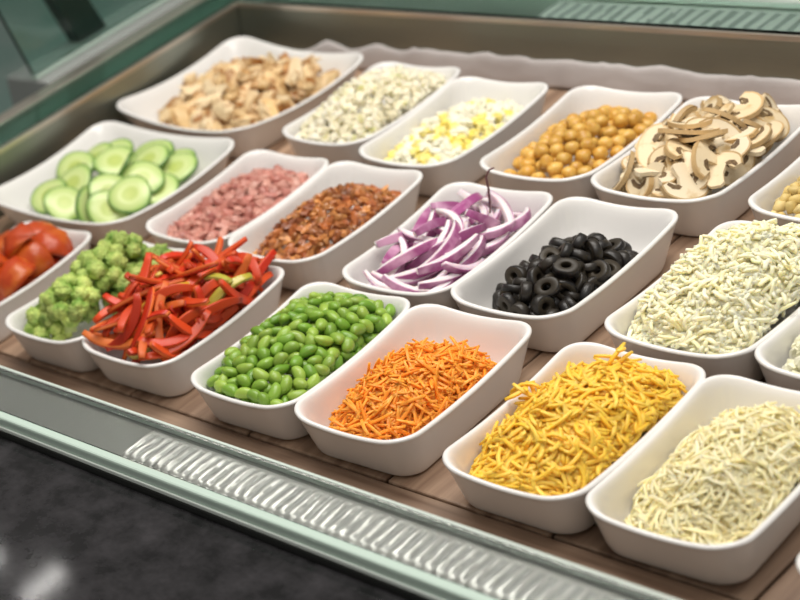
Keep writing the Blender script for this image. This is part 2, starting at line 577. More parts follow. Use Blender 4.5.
def fill(dish, h, rad, seed, nmax, squeeze=0.85, layers=3, jitter=0.003, wall=0.8, floor_z=0.0068, tries=9000, zmin=0.0):
    """dart throwing under a mound surface, top layer first; returns (u, v, z, normal)"""
    rnd = random.Random(seed)
    pts = []
    cell = {}
    g = rad * 2

    def near(p):
        k = (int(p[0] // g), int(p[1] // g), int(p[2] // g))
        for a in (-1, 0, 1):
            for b in (-1, 0, 1):
                for c in (-1, 0, 1):
                    for q in cell.get((k[0] + a, k[1] + b, k[2] + c), ()):
                        if (p[0] - q[0]) ** 2 + (p[1] - q[1]) ** 2 + (p[2] - q[2]) ** 2 < (2 * rad * squeeze) ** 2:
                            return True
        return False
    for lay in range(layers):
        for _ in range(tries // layers):
            u, v = rnd.uniform(-dish.w / 2, dish.w / 2), rnd.uniform(-dish.l / 2, dish.l / 2)
            hh = h(u, v)
            if hh is None:
                continue
            z = hh - rad * 0.8 - lay * rad * 1.45 + rnd.uniform(-jitter, jitter)
            if z < floor_z + rad * 0.75:
                if lay:
                    continue
                z = floor_z + rad * 0.8
            if z < zmin or not dish.inside(u, v, z, rad * wall):
                continue
            if near((u, v, z)):
                continue
            pts.append((u, v, z, normal(h, u, v)))
            cell.setdefault((int(u // g), int(v // g), int(z // g)), []).append((u, v, z))
            if len(pts) >= nmax:
                return pts
    return pts


# pieces lying wholly inside a heap, which nothing shows (count of the piece within its kind)
BURIED = {
    'edamame_bean': {
        15, 54, 122, 123, 124, 126, 127, 130, 131, 136, 137, 139, 142, 147, 148, 157, 159, 161, 162, 163, 166, 169, 170, 171, 178, 179, 180, 182, 183,
        188, 190, 192, 197, 198, 200, 202, 204, 209, 218, 219, 220, 221, 222, 223, 224, 225, 226, 228, 230, 231, 233, 234, 237, 238, 239, 240, 241,
        242, 244, 246, 247, 250, 251, 254, 255, 256, 257, 258, 259, 260, 261, 262, 263, 264, 265, 267, 269, 270, 273, 274, 276, 277, 279, 281, 282,
        283, 284, 286, 287, 292, 293, 295, 296, 297, 298, 299},
    'chickpea': {
        42, 49, 57, 64, 67, 69, 75, 81, 82, 84, 85, 88, 89, 90, 92, 93, 97, 98, 99, 101, 104, 105},
    'ham_dice': {
        8, 18, 23, 37, 54, 95, 115, 128, 130, 142, 162, 164, 165, 166, 167, 169, 170, 171, 172, 173, 174, 176, 177, 179, 181, 182, 183, 184, 186, 187,
        189, 190, 191, 192, 193, 195, 196, 197, 198, 199, 200, 201, 202, 203, 204, 205, 206, 207, 212, 213, 214, 215, 217, 218, 219, 220, 222, 223,
        224, 225, 226, 228, 229},
    'bacon_bit': {
        4, 11, 13, 19, 22, 25, 30, 31, 34, 38, 47, 56, 58, 59, 61, 62, 73, 76, 80, 93, 97, 98, 102, 122, 128, 130, 138, 139, 140, 146, 152, 154, 156,
        157, 158, 161, 170, 173, 177, 185, 188, 190, 195, 199, 200, 203, 205, 206, 210, 216, 221, 222, 226, 227, 229, 232, 234, 235, 241, 244, 248,
        252, 254, 255, 258, 259, 266, 267, 268, 271, 272, 278, 281, 282, 283, 286, 288, 289, 290, 294, 295, 296, 298, 299},
    'egg_yolk_piece': {
        6, 11, 16, 20, 31, 33, 39, 45, 50, 53, 54, 55, 57, 58, 59, 60, 61, 62, 63, 64, 65, 67, 68, 69, 70},
    'egg_white_piece': {
        22, 38, 39, 41, 52, 66, 72, 85, 86, 88, 89, 90, 91, 92, 93, 94, 95, 97, 98, 99, 101, 103, 104, 105, 106, 107, 108, 109, 110, 111, 112, 115,
        116, 117, 118},
    'chopped_salad_piece': {
        8, 12, 15, 19, 22, 24, 31, 41, 42, 44, 45, 56, 59, 64, 66, 68, 70, 73, 74, 105, 106, 110, 116, 117, 132, 138, 139, 141, 142, 164, 166, 176,
        191, 192, 193, 194, 195, 197, 198, 199, 200, 203, 204, 207, 209, 210, 213, 215, 216, 217, 218, 220, 221, 222, 223, 225, 226, 227, 231, 233,
        238, 239, 243, 245, 246, 247, 248},
    'olive_ring': {
        4, 11, 12, 16, 27, 39, 40, 51, 54, 57, 61, 62, 66, 69, 72, 74, 75, 78, 79, 80, 81, 82, 83, 85, 86, 88, 89, 91, 95, 96, 97, 98, 99, 101, 102,
        104, 106, 107, 108, 109, 110, 112, 113, 115, 116, 117, 118, 119},
    'cucumber_slice': {
        12, 13, 14, 16, 21},
    'chicken_piece': {
        16, 18, 19, 25, 26, 33, 41, 54, 56, 70, 71, 89, 94, 103, 104, 106, 107, 109, 110, 111, 114, 115, 116, 117, 119, 122, 123, 124, 125, 126, 127,
        128, 130, 131, 133, 134, 137, 139, 142, 143, 144, 145, 146, 147, 148, 149, 150, 151, 152, 153, 155, 156, 157, 158, 159, 160, 161, 162, 165,
        166, 167, 168, 169, 170, 171, 176, 177, 179},
    'mushroom_slice': {
        6, 15, 39, 50, 51, 52, 53, 54, 55, 56, 57, 59, 60, 62, 65, 69, 70, 71, 73, 74, 75, 77, 78},
    'tomato_wedge': {
        2, 11, 12},
}
_MADE = {}


def put(dish, name, me, u, v, z, rot, label, cat, group, scale=1.0, kids=(), over=0.004):
    """place one piece; rot is a rotation or a function giving fresh rotations to try"""
    if callable(rot):
        f = settle_apart if name in APART else settle
        if name == 'broccoli_floret':
            f = lambda *a: settle_apart(*a, lifts=(0, 0.002))
        M = f(dish, [me] + [k for _, k in kids], u, v, z, [rot() for _ in range(10 if name in APART else 7)], over)
        if M is None:
            return None
    else:
        M = Matrix.Translation((u, v, z)) @ rot.to_4x4()
    k = _MADE[name] = _MADE.get(name, -1) + 1
    if k in BURIED.get(name, ()):
        return None
    o = obj(name, me)
    o.matrix_world = dish.M @ M @ Matrix.Diagonal((scale, scale, scale, 1))
    tag(o, label, cat, group)
    for kn, km in kids:
        obj(kn, km, o)
    return o


def align(n, ang, tilt=0.0, rnd=random):
    """rotation taking +z to the normal n, spun by ang, with some tilt"""
    q = Vector((0, 0, 1)).rotation_difference(n).to_matrix()
    return q @ Matrix.Rotation(ang, 3, 'Z') @ Matrix.Rotation(rnd.uniform(-tilt, tilt), 3, 'X') @ Matrix.Rotation(rnd.uniform(-tilt, tilt), 3, 'Y')


def anyrot(rnd):
    return Euler((rnd.uniform(0, 6.3), rnd.uniform(0, 6.3), rnd.uniform(0, 6.3))).to_matrix()


_CO = {}
E_T = [0.0, 0.115, 0.15, 0.25, 0.45, 0.70, 0.92, 1.0]
E_V = [0.030, 0.030, 0.018, 0.0115, 0.0085, 0.0076, 0.0072, 0.0064]


def clear(dish, me, M, over=0.004):
    """does a mesh placed by M (dish space) stay off the dish: above the floor, inside the wall, or over the rim"""
    co = _CO.get(me.name)
    if co is None:
        co = np.empty(len(me.vertices) * 3)
        me.vertices.foreach_get('co', co)
        co = _CO[me.name] = co.reshape(-1, 3)
    m = np.array(M)
    return clear_pts(dish, co @ m[:3, :3].T + m[:3, 3], over)


def clear_pts(dish, P, over=0.004):
    z = P[:, 2]
    if z.min() < 0.0068:
        return False
    t = np.clip(z / dish.h, 0.115, 1.0)
    e = np.interp(t, E_T, E_V) + 0.0006 + (1 - t) ** 0.9 * dish.dw
    f = np.interp(t, E_T, E_V) + 0.0006 + (1 - t) ** 0.9 * dish.dl
    top = z > dish.h + 0.004
    a = np.where(top, dish.w / 2 + over, dish.w / 2 - e)
    b = np.where(top, dish.l / 2 + over, dish.l / 2 - f)
    r = 0.022
    dx, dy = np.abs(P[:, 0]) - (a - r), np.abs(P[:, 1]) - (b - r)
    bad = (dx > r) | (dy > r) | ((dx > 0) & (dy > 0) & (dx * dx + dy * dy > r * r))
    return not bad.any()


def settle(dish, mes, u, v, z, rots, over=0.004):
    """first of the rotations for which all the meshes stay off the dish, lifting or pulling in a little when none does"""
    for lift, pull in ((0, 1), (0.002, 0.97), (0.004, 0.93), (0.006, 0.88), (0.010, 0.82)):
        for r in rots:
            M = Matrix.Translation((u * pull, v * pull, z + lift)) @ r.to_4x4()
            if all(clear(dish, m, M, over) for m in mes):
                return M
    return None


_GEO = {}
_PLACED = {}


def tree_of(mes, M):
    """search tree of the given meshes placed by M, with its bounds"""
    vs, fs = [], []
    m = np.array(M)
    for me in mes:
        g = _GEO.get(me.name)
        if g is None:
            clear_co = np.empty(len(me.vertices) * 3)
            me.vertices.foreach_get('co', clear_co)
            g = _GEO[me.name] = (clear_co.reshape(-1, 3), [list(p.vertices) for p in me.polygons])
        n = sum(len(v) for v in vs)
        vs.append(g[0] @ m[:3, :3].T + m[:3, 3])
        fs += [[i + n for i in f] for f in g[1]]
    P = np.concatenate(vs)
    return BVHTree.FromPolygons(P.tolist(), fs), P.min(0), P.max(0)


def settle_apart(dish, mes, u, v, z, rots, over, lifts=(0, 0.003, 0.007)):
    """like settle, but takes the pose that cuts into the fewest pieces already in the dish"""
    best = None
    near = _PLACED.setdefault(id(dish), [])
    for lift in lifts:
        for pull in (1, 0.93):
            for r in rots:
                M = Matrix.Translation((u * pull, v * pull, z + lift)) @ r.to_4x4()
                if not all(clear(dish, m, M, over) for m in mes):
                    continue
                t, lo, hi = tree_of(mes, M)
                hits = sum(len(t.overlap(q)) for q, ql, qh in near if (lo < qh).all() and (ql < hi).all())
                if best is None or hits < best[0]:
                    best = (hits, M, (t, lo, hi))
                if hits == 0:
                    break
            if best and best[0] == 0:
                break
        if best and best[0] == 0:
            break
    if best is None:
        return None
    near.append(best[2])
    return best[1]


APART = {'broccoli_floret', 'onion_strip', 'red_pepper_strip', 'yellow_pepper_strip', 'mushroom_slice', 'chicken_piece', 'tomato_wedge', 'cucumber_slice', 'olive_ring'}


# ---- piece meshes


def blob(name, dims, m, seed, amp=0.15, freq=1.6, sub=2, cubic=0.0, smooth=True):
    """a lump: an icosphere pushed towards a box by cubic, roughened by noise"""
    bm = bmesh.new()
    bmesh.ops.create_icosphere(bm, subdivisions=sub, radius=1.0)
    for v in bm.verts:
        c = v.co.copy()
        if cubic:
            mx = max(abs(c.x), abs(c.y), abs(c.z))
            c = c.lerp(c / mx, cubic)
        n = noise.noise(v.co * freq + Vector((seed * 13.1, seed * 7.7, seed * 3.3)))
        n2 = noise.noise(v.co * freq * 2.7 + Vector((seed * 3.1, seed * 17.7, 5)))
        c *= 1 + amp * n * 1.6 + amp * 0.6 * n2
        v.co = Vector((c.x * dims[0], c.y * dims[1], c.z * dims[2]))
    return mesh_of(name, bm, smooth, [m])


def strip_mesh(name, path, w0, t0, m, taper=0.25, ns=4, twist=0.0, wave=0.0, roundness=0.75):
    """a strip swept along a path (list of Vector): width w0, thickness t0, tapering to the ends"""
    bm = bmesh.new()
    n = len(path)
    rings = []
    side = None
    for i, p in enumerate(path):
        d = (path[min(i + 1, n - 1)] - path[max(i - 1, 0)]).normalized()
        up = Vector((0, 0, 1)) if side is None else side.cross(d)
        s = d.cross(up)
        if s.length < 1e-4:
            s = d.cross(Vector((1, 0, 0)))
        side = s.normalized()
        upn = side.cross(d).normalized()
        t = i / (n - 1)
        k = taper + (1 - taper) * min(1.0, math.sin(math.pi * (0.08 + 0.84 * t)) * 1.25)
        a = twist * (t - 0.5)
        ca, sa = math.cos(a), math.sin(a)
        s2, u2 = side * ca + upn * sa, upn * ca - side * sa
        ring = []
        for sx, sy in ((1, roundness), (roundness, 1), (-roundness, 1), (-1, roundness), (-1, -roundness), (-roundness, -1), (roundness, -1), (1, -roundness)):
            ring.append(bm.verts.new(p + s2 * (sx * w0 * k / 2) + u2 * (sy * t0 * (0.4 + 0.6 * k) / 2)))
        rings.append(ring)
    for p, q in zip(rings[:-1], rings[1:]):
        for i in range(8):
            bm.faces.new((p[i], p[(i + 1) % 8], q[(i + 1) % 8], q[i]))
    bm.faces.new(rings[0][::-1])
    bm.faces.new(rings[-1])
    bmesh.ops.recalc_face_normals(bm, faces=bm.faces[:])
    return mesh_of(name, bm, True, [m])


def arc(length, bend, n=9, lift=0.0, wob=0.0, seed=0):
    """a curved path in x-y of a given length, bend = total turning angle; lift bows it up in z"""
    rnd = random.Random(seed)
    pts, a, p = [], -bend / 2, Vector((0, 0, 0))
    for i in range(n):
        pts.append(p.copy())
        a += bend / (n - 1) + rnd.uniform(-wob, wob)
        p = p + Vector((math.cos(a), math.sin(a), 0)) * length / (n - 1)
    c = sum(pts, Vector()) / n
    out = []
    for i, q in enumerate(pts):
        t = i / (n - 1)
        out.append(q - c + Vector((0, 0, lift * (4 * t * (1 - t) - 0.66))))
    return out


# ---- edamame
M_EDA = mat('glossy_bean_green', (0.145, 0.31, 0.026), rough=0.36, col3=(0.31, 0.45, 0.07), rnd=0.16, coat=0.15, sss=0.15)


def bean(seed, L_=0.0115, W_=0.0074):
    bm = bmesh.new()
    bmesh.ops.create_uvsphere(bm, u_segments=16, v_segments=10, radius=1.0)
    for v in bm.verts:
        x, y, z = v.co.z, v.co.x, v.co.y
        k = 1 + 0.10 * noise.noise(Vector((x * 1.2 + seed, y, z)))
        y2 = y * W_ * k + 0.0022 * x * x - 0.001
        groove = 0.0012 * math.exp(-((z) ** 2) / 0.03) * (1 if y < 0 else 0) * (1 - x * x)
        v.co = Vector((x * L_, y2 + groove, z * W_ * 0.86 * k))
    return mesh_of('edamame_bean', bm, True, [M_EDA])


rnd = random.Random(5)
V = [bean(i * 3.7, 0.0094 + 0.0012 * (i % 3), 0.0067 + 0.0006 * (i % 2)) for i in range(5)]
for u, v, z, n in fill(D['edamame'], mound(-0.002, 0.002, 0.074, 0.124, 0.050, 0.083), 0.0073, 11, 300, 0.80, 3, 0.003):
    put(D['edamame'], 'edamame_bean', rnd.choice(V), u, v, z, lambda: align(n, rnd.uniform(0, 6.3), 0.7, rnd),
        'shelled green edamame bean in the heap of beans', 'bean', 'edamame beans in the white dish')

# ---- chickpeas
M_CHICK = mat('golden_chickpea_skin', (0.58, 0.30, 0.045), rough=0.36, col2=(0.70, 0.43, 0.10), scale=90, rnd=0.12, coat=0.15, sss=0.1)


def chick(seed):
    bm = bmesh.new()
    bmesh.ops.create_icosphere(bm, subdivisions=3, radius=1.0)
    for v in bm.verts:
        c = v.co.copy()
        k = 1 + 0.07 * noise.noise(c * 1.7 + Vector((seed, 2, 3)))
        k += 0.20 * math.exp(-((1 - c.x) ** 2) / 0.02)
        k -= 0.10 * math.exp(-(c.y ** 2) / 0.012) * max(0, c.x)
        v.co = c * k * 0.0088
    return mesh_of('chickpea', bm, True, [M_CHICK])


V = [chick(i * 5.1) for i in range(4)]
for u, v, z, n in fill(D['chickpea'], mound(0.003, 0.000, 0.066, 0.116, 0.032, 0.068), 0.0086, 21, 180, 0.90, 2, 0.002):
    put(D['chickpea'], 'chickpea', rnd.choice(V), u, v, z, lambda: anyrot(rnd), 'round golden chickpea in the heap of chickpeas', 'chickpea', 'chickpeas in the white dish')

# ---- ham
M_HAM = mat('pink_ham', (0.50, 0.19, 0.15), rough=0.42, col3=(0.64, 0.34, 0.27), col2=(0.36, 0.11, 0.09), scale=60, lo=0.52, hi=0.68, rnd=0.16, coat=0.1)
V = [blob('ham_dice', (0.0085 + 0.0016 * (i % 3), 0.0058, 0.0040 + 0.0010 * (i % 2)), M_HAM, i + 1, 0.28, 1.5, 2, 0.75, False) for i in range(9)]
for u, v, z, n in fill(D['ham'], mound(0.000, 0.000, 0.064, 0.116, 0.038, 0.062), 0.0060, 31, 230, 0.80, 2, 0.003):
    put(D['ham'], 'ham_dice', rnd.choice(V), u, v, z, lambda: align(n, rnd.uniform(0, 6.3), 0.9, rnd), 'small pink dice of ham in the heap of ham', 'ham', 'diced ham in the white dish')

# ---- bacon
M_BAC = mat('browned_bacon', (0.34, 0.09, 0.022), rough=0.4, col3=(0.54, 0.24, 0.07), col2=(0.17, 0.045, 0.018), scale=70, lo=0.54, hi=0.70, rnd=0.35, coat=0.2)
V = [blob('bacon_bit', (0.0058 + 0.0020 * (i % 3), 0.0044 + 0.0008 * (i % 2), 0.0030 + 0.0008 * (i % 3)), M_BAC, i + 21, 0.42, 1.7, 2, 0.55, False) for i in range(12)]
for u, v, z, n in fill(D['bacon'], mound(0.006, -0.004, 0.064, 0.110, 0.030, 0.073), 0.0051, 41, 300, 0.78, 2, 0.004):
    put(D['bacon'], 'bacon_bit', rnd.choice(V), u, v, z, lambda: align(n, rnd.uniform(0, 6.3), 1.0, rnd), 'crisp brown bacon bit in the heap of bacon', 'bacon', 'bacon bits in the white dish')

# ---- chopped egg: white pieces and yolk pieces
M_EGGW = mat('egg_white', (0.86, 0.83, 0.66), rough=0.35, rnd=0.06, sss=0.15)
M_YOLK = mat('egg_yolk', (0.86, 0.70, 0.13), rough=0.55, col2=(0.88, 0.78, 0.32), scale=80, rnd=0.08)
VW = [blob('egg_white_piece', (0.0092, 0.0070, 0.0052), M_EGGW, i + 41, 0.34, 1.4, 2, 0.7, False) for i in range(5)]
VY = [blob('egg_yolk_piece', (0.0078, 0.0070, 0.0056), M_YOLK, i + 51, 0.34, 1.6, 2, 0.3, False) for i in range(4)]
for u, v, z, n in fill(D['egg'], mound(0.003, 0.000, 0.064, 0.108, 0.032, 0.060), 0.0068, 51, 190, 0.78, 2, 0.003):
    yk = rnd.random() < 0.36
    put(D['egg'], 'egg_yolk_piece' if yk else 'egg_white_piece', rnd.choice(VY if yk else VW), u, v, z, lambda: align(n, rnd.uniform(0, 6.3), 0.9, rnd),
        'crumbly yellow piece of boiled egg yolk' if yk else 'chopped white piece of boiled egg', 'egg', 'egg yolk pieces in the white dish' if yk else 'egg white pieces in the white dish')

# ---- chopped pale salad behind the ham
M_CAU = mat('pale_chopped_salad', (0.80, 0.74, 0.52), rough=0.6, col3=(0.84, 0.80, 0.66), col2=(0.62, 0.60, 0.24), scale=60, lo=0.60, hi=0.72, rnd=0.08, sss=0.15)
V = [blob('chopped_salad_piece', (0.0080, 0.0066, 0.0056), M_CAU, i + 61, 0.5, 2.0, 2, 0.3, False) for i in range(6)]
for u, v, z, n in fill(D['cauli'], mound(0.002, -0.002, 0.074, 0.124, 0.040, 0.090), 0.0064, 61, 250, 0.76, 2, 0.003):
    put(D['cauli'], 'chopped_salad_piece', rnd.choice(V), u, v, z, lambda: anyrot(rnd), 'pale cream piece in the heap of chopped salad', 'salad piece', 'chopped pale salad in the white dish')

# ---- tan grains and white crumbles at the right border
M_CORN = mat('tan_grain', (0.62, 0.45, 0.15), rough=0.5, col3=(0.72, 0.58, 0.28), rnd=0.15)
V = [blob('tan_grain', (0.0075, 0.0060, 0.0050), M_CORN, i + 71, 0.2, 1.4, 2, 0.2) for i in range(4)]
for u, v, z, n in fill(D['corn'], mound(-0.014, -0.045, 0.050, 0.062, 0.034, 0.066), 0.0062, 71, 90, 0.82, 1, 0.002):
    put(D['corn'], 'tan_grain', rnd.choice(V), u, v, z, lambda: anyrot(rnd), 'small tan grain in the heap at the right border', 'grain', 'tan grains in the white dish')
M_CRU = mat('white_crumble', (0.80, 0.78, 0.66), rough=0.6, rnd=0.07, col2=(0.74, 0.72, 0.50), scale=50)
V = [blob('white_crumble', (0.0085, 0.0068, 0.0055), M_CRU, i + 81, 0.45, 1.8, 2, 0.3, False) for i in range(4)]
for u, v, z, n in fill(D['crumble'], mound(-0.006, -0.035, 0.056, 0.075, 0.032, 0.068), 0.0066, 81, 130, 0.80, 1, 0.002):
    put(D['crumble'], 'white_crumble', rnd.choice(V), u, v, z, lambda: anyrot(rnd), 'white crumble in the dish at the right border', 'crumble', 'white crumbles in the dish')

# ---- olive rings
M_OLI = mat('black_olive_flesh', (0.010, 0.0085, 0.008), rough=0.42, col2=(0.022, 0.017, 0.012), scale=60, coat=0.1, rnd=0.2)
M_OLC = mat('olive_cut_face', (0.034, 0.026, 0.016), rough=0.5, rnd=0.3)


def ring_mesh(name, R0, r0, hgt, m, m2, seed):
    bm = bmesh.new()
    prof = [(R0 - r0, -0.8), (R0 - r0 * 0.8, -1.0), (R0 + r0 * 0.55, -1.0), (R0 + r0 * 0.9, -0.75), (R0 + r0, 0), (R0 + r0 * 0.9, 0.75), (R0 + r0 * 0.55, 1.0), (R0 - r0 * 0.8, 1.0), (R0 - r0, 0.8)]
    N_ = 20
    rings = []
    for i in range(N_):
        a = 2 * math.pi * i / N_
        k = 1 + 0.08 * math.sin(2 * a + seed) + 0.05 * noise.noise(Vector((math.cos(a), math.sin(a), seed)))
        rings.append([bm.verts.new((p * k * math.cos(a), p * k * math.sin(a), z * hgt / 2)) for p, z in prof])
    m_ = len(prof)
    for i in range(N_):
        p, q = rings[i], rings[(i + 1) % N_]
        for j in range(m_):
            f = bm.faces.new((p[j], q[j], q[(j + 1) % m_], p[(j + 1) % m_]))
            f.material_index = 1 if j in (1, 6, 7, 8, 0) else 0
    bmesh.ops.recalc_face_normals(bm, faces=bm.faces[:])
    return mesh_of(name, bm, True, [m, m2])


V = [ring_mesh('olive_ring', 0.0088, 0.0042, 0.0085 + 0.001 * (i % 3), M_OLI, M_OLC, i * 2.1) for i in range(4)]
for u, v, z, n in fill(D['olive'], mound(0.010, -0.022, 0.058, 0.100, 0.024, 0.068), 0.0094, 91, 120, 0.74, 3, 0.005):
    put(D['olive'], 'olive_ring', rnd.choice(V), u, v, z, lambda: align(n, rnd.uniform(0, 6.3), 1.2, rnd), 'black olive ring in the heap of olives', 'olive', 'black olive rings in the white dish')

# ---- shreds: three hundred of each heap as objects, the rest of it as one object beneath


def shred_heap(key, name, cat, m, label, group, h, seed, L_, W_, n_top, under_n, tilt=0.35, bend=0.9, rest=None):
    dish = D[key]
    rd = random.Random(seed)
    vs = [strip_mesh(name, arc(L_ * rd.uniform(0.7, 1.2), rd.uniform(-bend, bend), 6, rd.uniform(-0.002, 0.006), 0.12, seed + i), W_ * rd.uniform(0.85, 1.15), W_ * 0.8, m, 0.55)
          for i in range(14)]
    # beneath: one mesh
    V_, F_ = [], []
    base = []
    for me in vs:
        co = np.empty(len(me.vertices) * 3)
        me.vertices.foreach_get('co', co)
        base.append((co.reshape(-1, 3), [list(p.vertices) for p in me.polygons]))
    cnt = 0
    nv = 0
    # the packed middle of the heap
    gx, gy = 44, 70
    idx = {}
    core, cf = [], []
    for i in range(gx + 1):
        for j in range(gy + 1):
            u, v = dish.w * (i / gx - 0.5), dish.l * (j / gy - 0.5)
            hh = h(u, v)
            if hh is None:
                continue
            z = max(0.0075, hh - 0.0065 + 0.0018 * noise.noise(Vector((u * 160, v * 160, seed))))
            if dish.inside(u, v, min(z, dish.h), 0.0045) if z < dish.h else dish.inside(u, v, dish.h, 0.001):
                idx[i, j] = len(core)
                core.append((u, v, z))
    for i in range(gx):
        for j in range(gy):
            q = [(i, j), (i + 1, j), (i + 1, j + 1), (i, j + 1)]
            if all(k in idx for k in q):
                cf.append([idx[k] for k in q])
    V_.append(np.array(core))
    F_ += cf
    nv = len(core)
    while cnt < under_n:
        u, v = rd.uniform(-dish.w / 2, dish.w / 2), rd.uniform(-dish.l / 2, dish.l / 2)
        hh = h(u, v)
        if hh is None:
            continue
        cnt += 1
        z = max(0.011, hh - 0.0025 - abs(rd.gauss(0, 0.006)))
        if not dish.inside(u, v, z, 0.003):
            continue
        co, fs = rd.choice(base)
        P = None
        for _ in range(6):
            rot = np.array(align(normal(h, u, v), rd.uniform(0, 6.3), tilt, rd))
            P = co @ rot.T + (u, v, z)
            if clear_pts(dish, P, -0.002):
                break
            P = None
        if P is None:
            continue
        V_.append(P)
        F_ += [[i + nv for i in f] for f in fs]
        nv += len(co)
    me = bpy.data.meshes.new(name)
    me.from_pydata(np.concatenate(V_).tolist(), [], F_)
    me.polygons.foreach_set('use_smooth', [True] * len(me.polygons))
    me.materials.append(m)
    o = obj(rest, me)
    o.matrix_world = dish.M.copy()
    tag(o, label[1], cat, None, 'stuff')
    c = 0
    while c < n_top:
        u, v = rd.uniform(-dish.w / 2, dish.w / 2), rd.uniform(-dish.l / 2, dish.l / 2)
        hh = h(u, v)
        if hh is None or not dish.inside(u, v, hh, 0.003):
            continue
        o = put(dish, name, rd.choice(vs), u, v, hh + rd.uniform(-0.001, 0.003), lambda: align(normal(h, u, v), rd.uniform(0, 6.3), tilt, rd), label[0], cat, group, over=0.0)
        c += o is not None


M_CAR = mat('orange_carrot', (1.0, 0.28, 0.016), rough=0.45, col3=(1.0, 0.40, 0.055), rnd=0.08, sss=0.4)
shred_heap('carrot', 'carrot_shred', 'carrot', M_CAR, ('thin orange carrot shred on the heap of shredded carrot', 'shredded orange carrot making up the heap under the loose shreds'),
           'carrot shreds in the white dish', lumpy(mound(0.006, -0.014, 0.062, 0.108, 0.020, 0.074, 2.3), 0.008, 32, 1), 101, 0.046, 0.0030, 300, 1500, 0.45, 0.6, 'shredded_carrot')
M_CHE = mat('yellow_cheddar', (0.98, 0.54, 0.045), rough=0.45, col3=(1.0, 0.62, 0.10), rnd=0.05, sss=0.5)
shred_heap('cheddar', 'yellow_cheese_shred', 'cheese', M_CHE, ('deep yellow cheese shred on the heap of yellow cheese', 'shredded deep yellow cheese making up the heap under the loose shreds'),
           'yellow cheese shreds in the white dish', lumpy(mound(0.003, 0.006, 0.067, 0.126, 0.032, 0.083, 2.4), 0.008, 30, 2), 111, 0.040, 0.0036, 290, 2100, 0.38, 2.2, 'shredded_yellow_cheese')
_ces = strip_mesh('yellow_cheese_shred', arc(0.030, 1.2, 6, 0.004), 0.0038, 0.0030, M_CHE, 0.55)
for _i, (_u, _v, _z, _a) in enumerate(((-0.052, 0.002, 0.072, 2.6), (-0.051, -0.004, 0.075, 1.2), (-0.056, 0.006, 0.072, 0.4), (-0.049, 0.004, 0.077, 3.3), (-0.045, 0.000, 0.074, 0.2), (-0.044, 0.006, 0.071, 2.2),
                                       (-0.008, 0.088, 0.076, 1.3), (-0.004, 0.090, 0.081, 2.0), (-0.012, 0.086, 0.072, 0.6), (-0.002, 0.084, 0.070, 1.0))):
    put(D['cheddar'], 'yellow_cheese_shred', _ces, _u, _v, _z, Euler((0.4 * math.sin(_i * 2.0), 0.7 * math.cos(_i * 1.7), _a)).to_matrix(),
        'deep yellow cheese shred on the heap of yellow cheese', 'cheese', 'yellow cheese shreds in the white dish')
M_MOZ = mat('cream_cheese_shred', (1.0, 0.85, 0.42), rough=0.5, col3=(1.0, 0.90, 0.58), rnd=0.05, sss=0.5)
shred_heap('mozz', 'cream_cheese_shred', 'cheese', M_MOZ, ('pale cream cheese shred on the nearest heap of cheese', 'shredded pale cream cheese making up the heap under the loose shreds'),
           'cream cheese shreds in the nearest dish', lumpy(mound(0.008, 0.006, 0.064, 0.116, 0.024, 0.080, 2.4), 0.008, 32, 3), 121, 0.030, 0.0023, 300, 3000, 0.40, 1.2, 'shredded_cream_cheese')
M_FET = mat('white_shred', (1.0, 0.91, 0.52), rough=0.5, col3=(1.0, 0.94, 0.69), rnd=0.04, sss=0.5)
shred_heap('feta', 'white_shred', 'shred', M_FET, ('white shred on the tall heap beside the olives', 'white shreds making up the tall heap beside the olives'),
           'white shreds in the heaped dish', lumpy(mound(0.002, 0.004, 0.076, 0.128, 0.040, 0.108, 2.4), 0.008, 32, 4), 131, 0.017, 0.0036, 300, 3000, 0.9, 1.2, 'white_shreds_heap')

# ---- cucumber slices
M_CUF, _nt, _b = new_mat('cucumber_flesh')
_tc = _nt.nodes.new('ShaderNodeTexCoord')
_ln = _nt.nodes.new('ShaderNodeVectorMath')
_ln.operation = 'LENGTH'
_nt.links.new(_tc.outputs['Object'], _ln.inputs[0])
_cr = _nt.nodes.new('ShaderNodeValToRGB')
_mm = _nt.nodes.new('ShaderNodeMath')
_mm.operation = 'MULTIPLY'
_mm.inputs[1].default_value = 1 / 0.029
_nt.links.new(_ln.outputs['Value'], _mm.inputs[0])
_nt.links.new(_mm.outputs[0], _cr.inputs[0])
_e = _cr.color_ramp.elements
_e[0].position, _e[0].color = 0.0, (0.50, 0.58, 0.15, 1)
_e[1].position, _e[1].color = 1.0, (0.32, 0.50, 0.12, 1)
for _p, _c in ((0.36, (0.46, 0.57, 0.15, 1)), (0.48, (0.60, 0.69, 0.29, 1)), (0.85, (0.50, 0.63, 0.23, 1))):
    _x = _e.new(_p)
    _x.color = _c
_nt.links.new(_cr.outputs[0], _b.inputs['Base Color'])
_b.inputs['Roughness'].default_value = 0.28
M_CUP = mat('cucumber_peel', (0.05, 0.14, 0.02), rough=0.35, col2=(0.13, 0.26, 0.05), scale=90, coat=0.2)


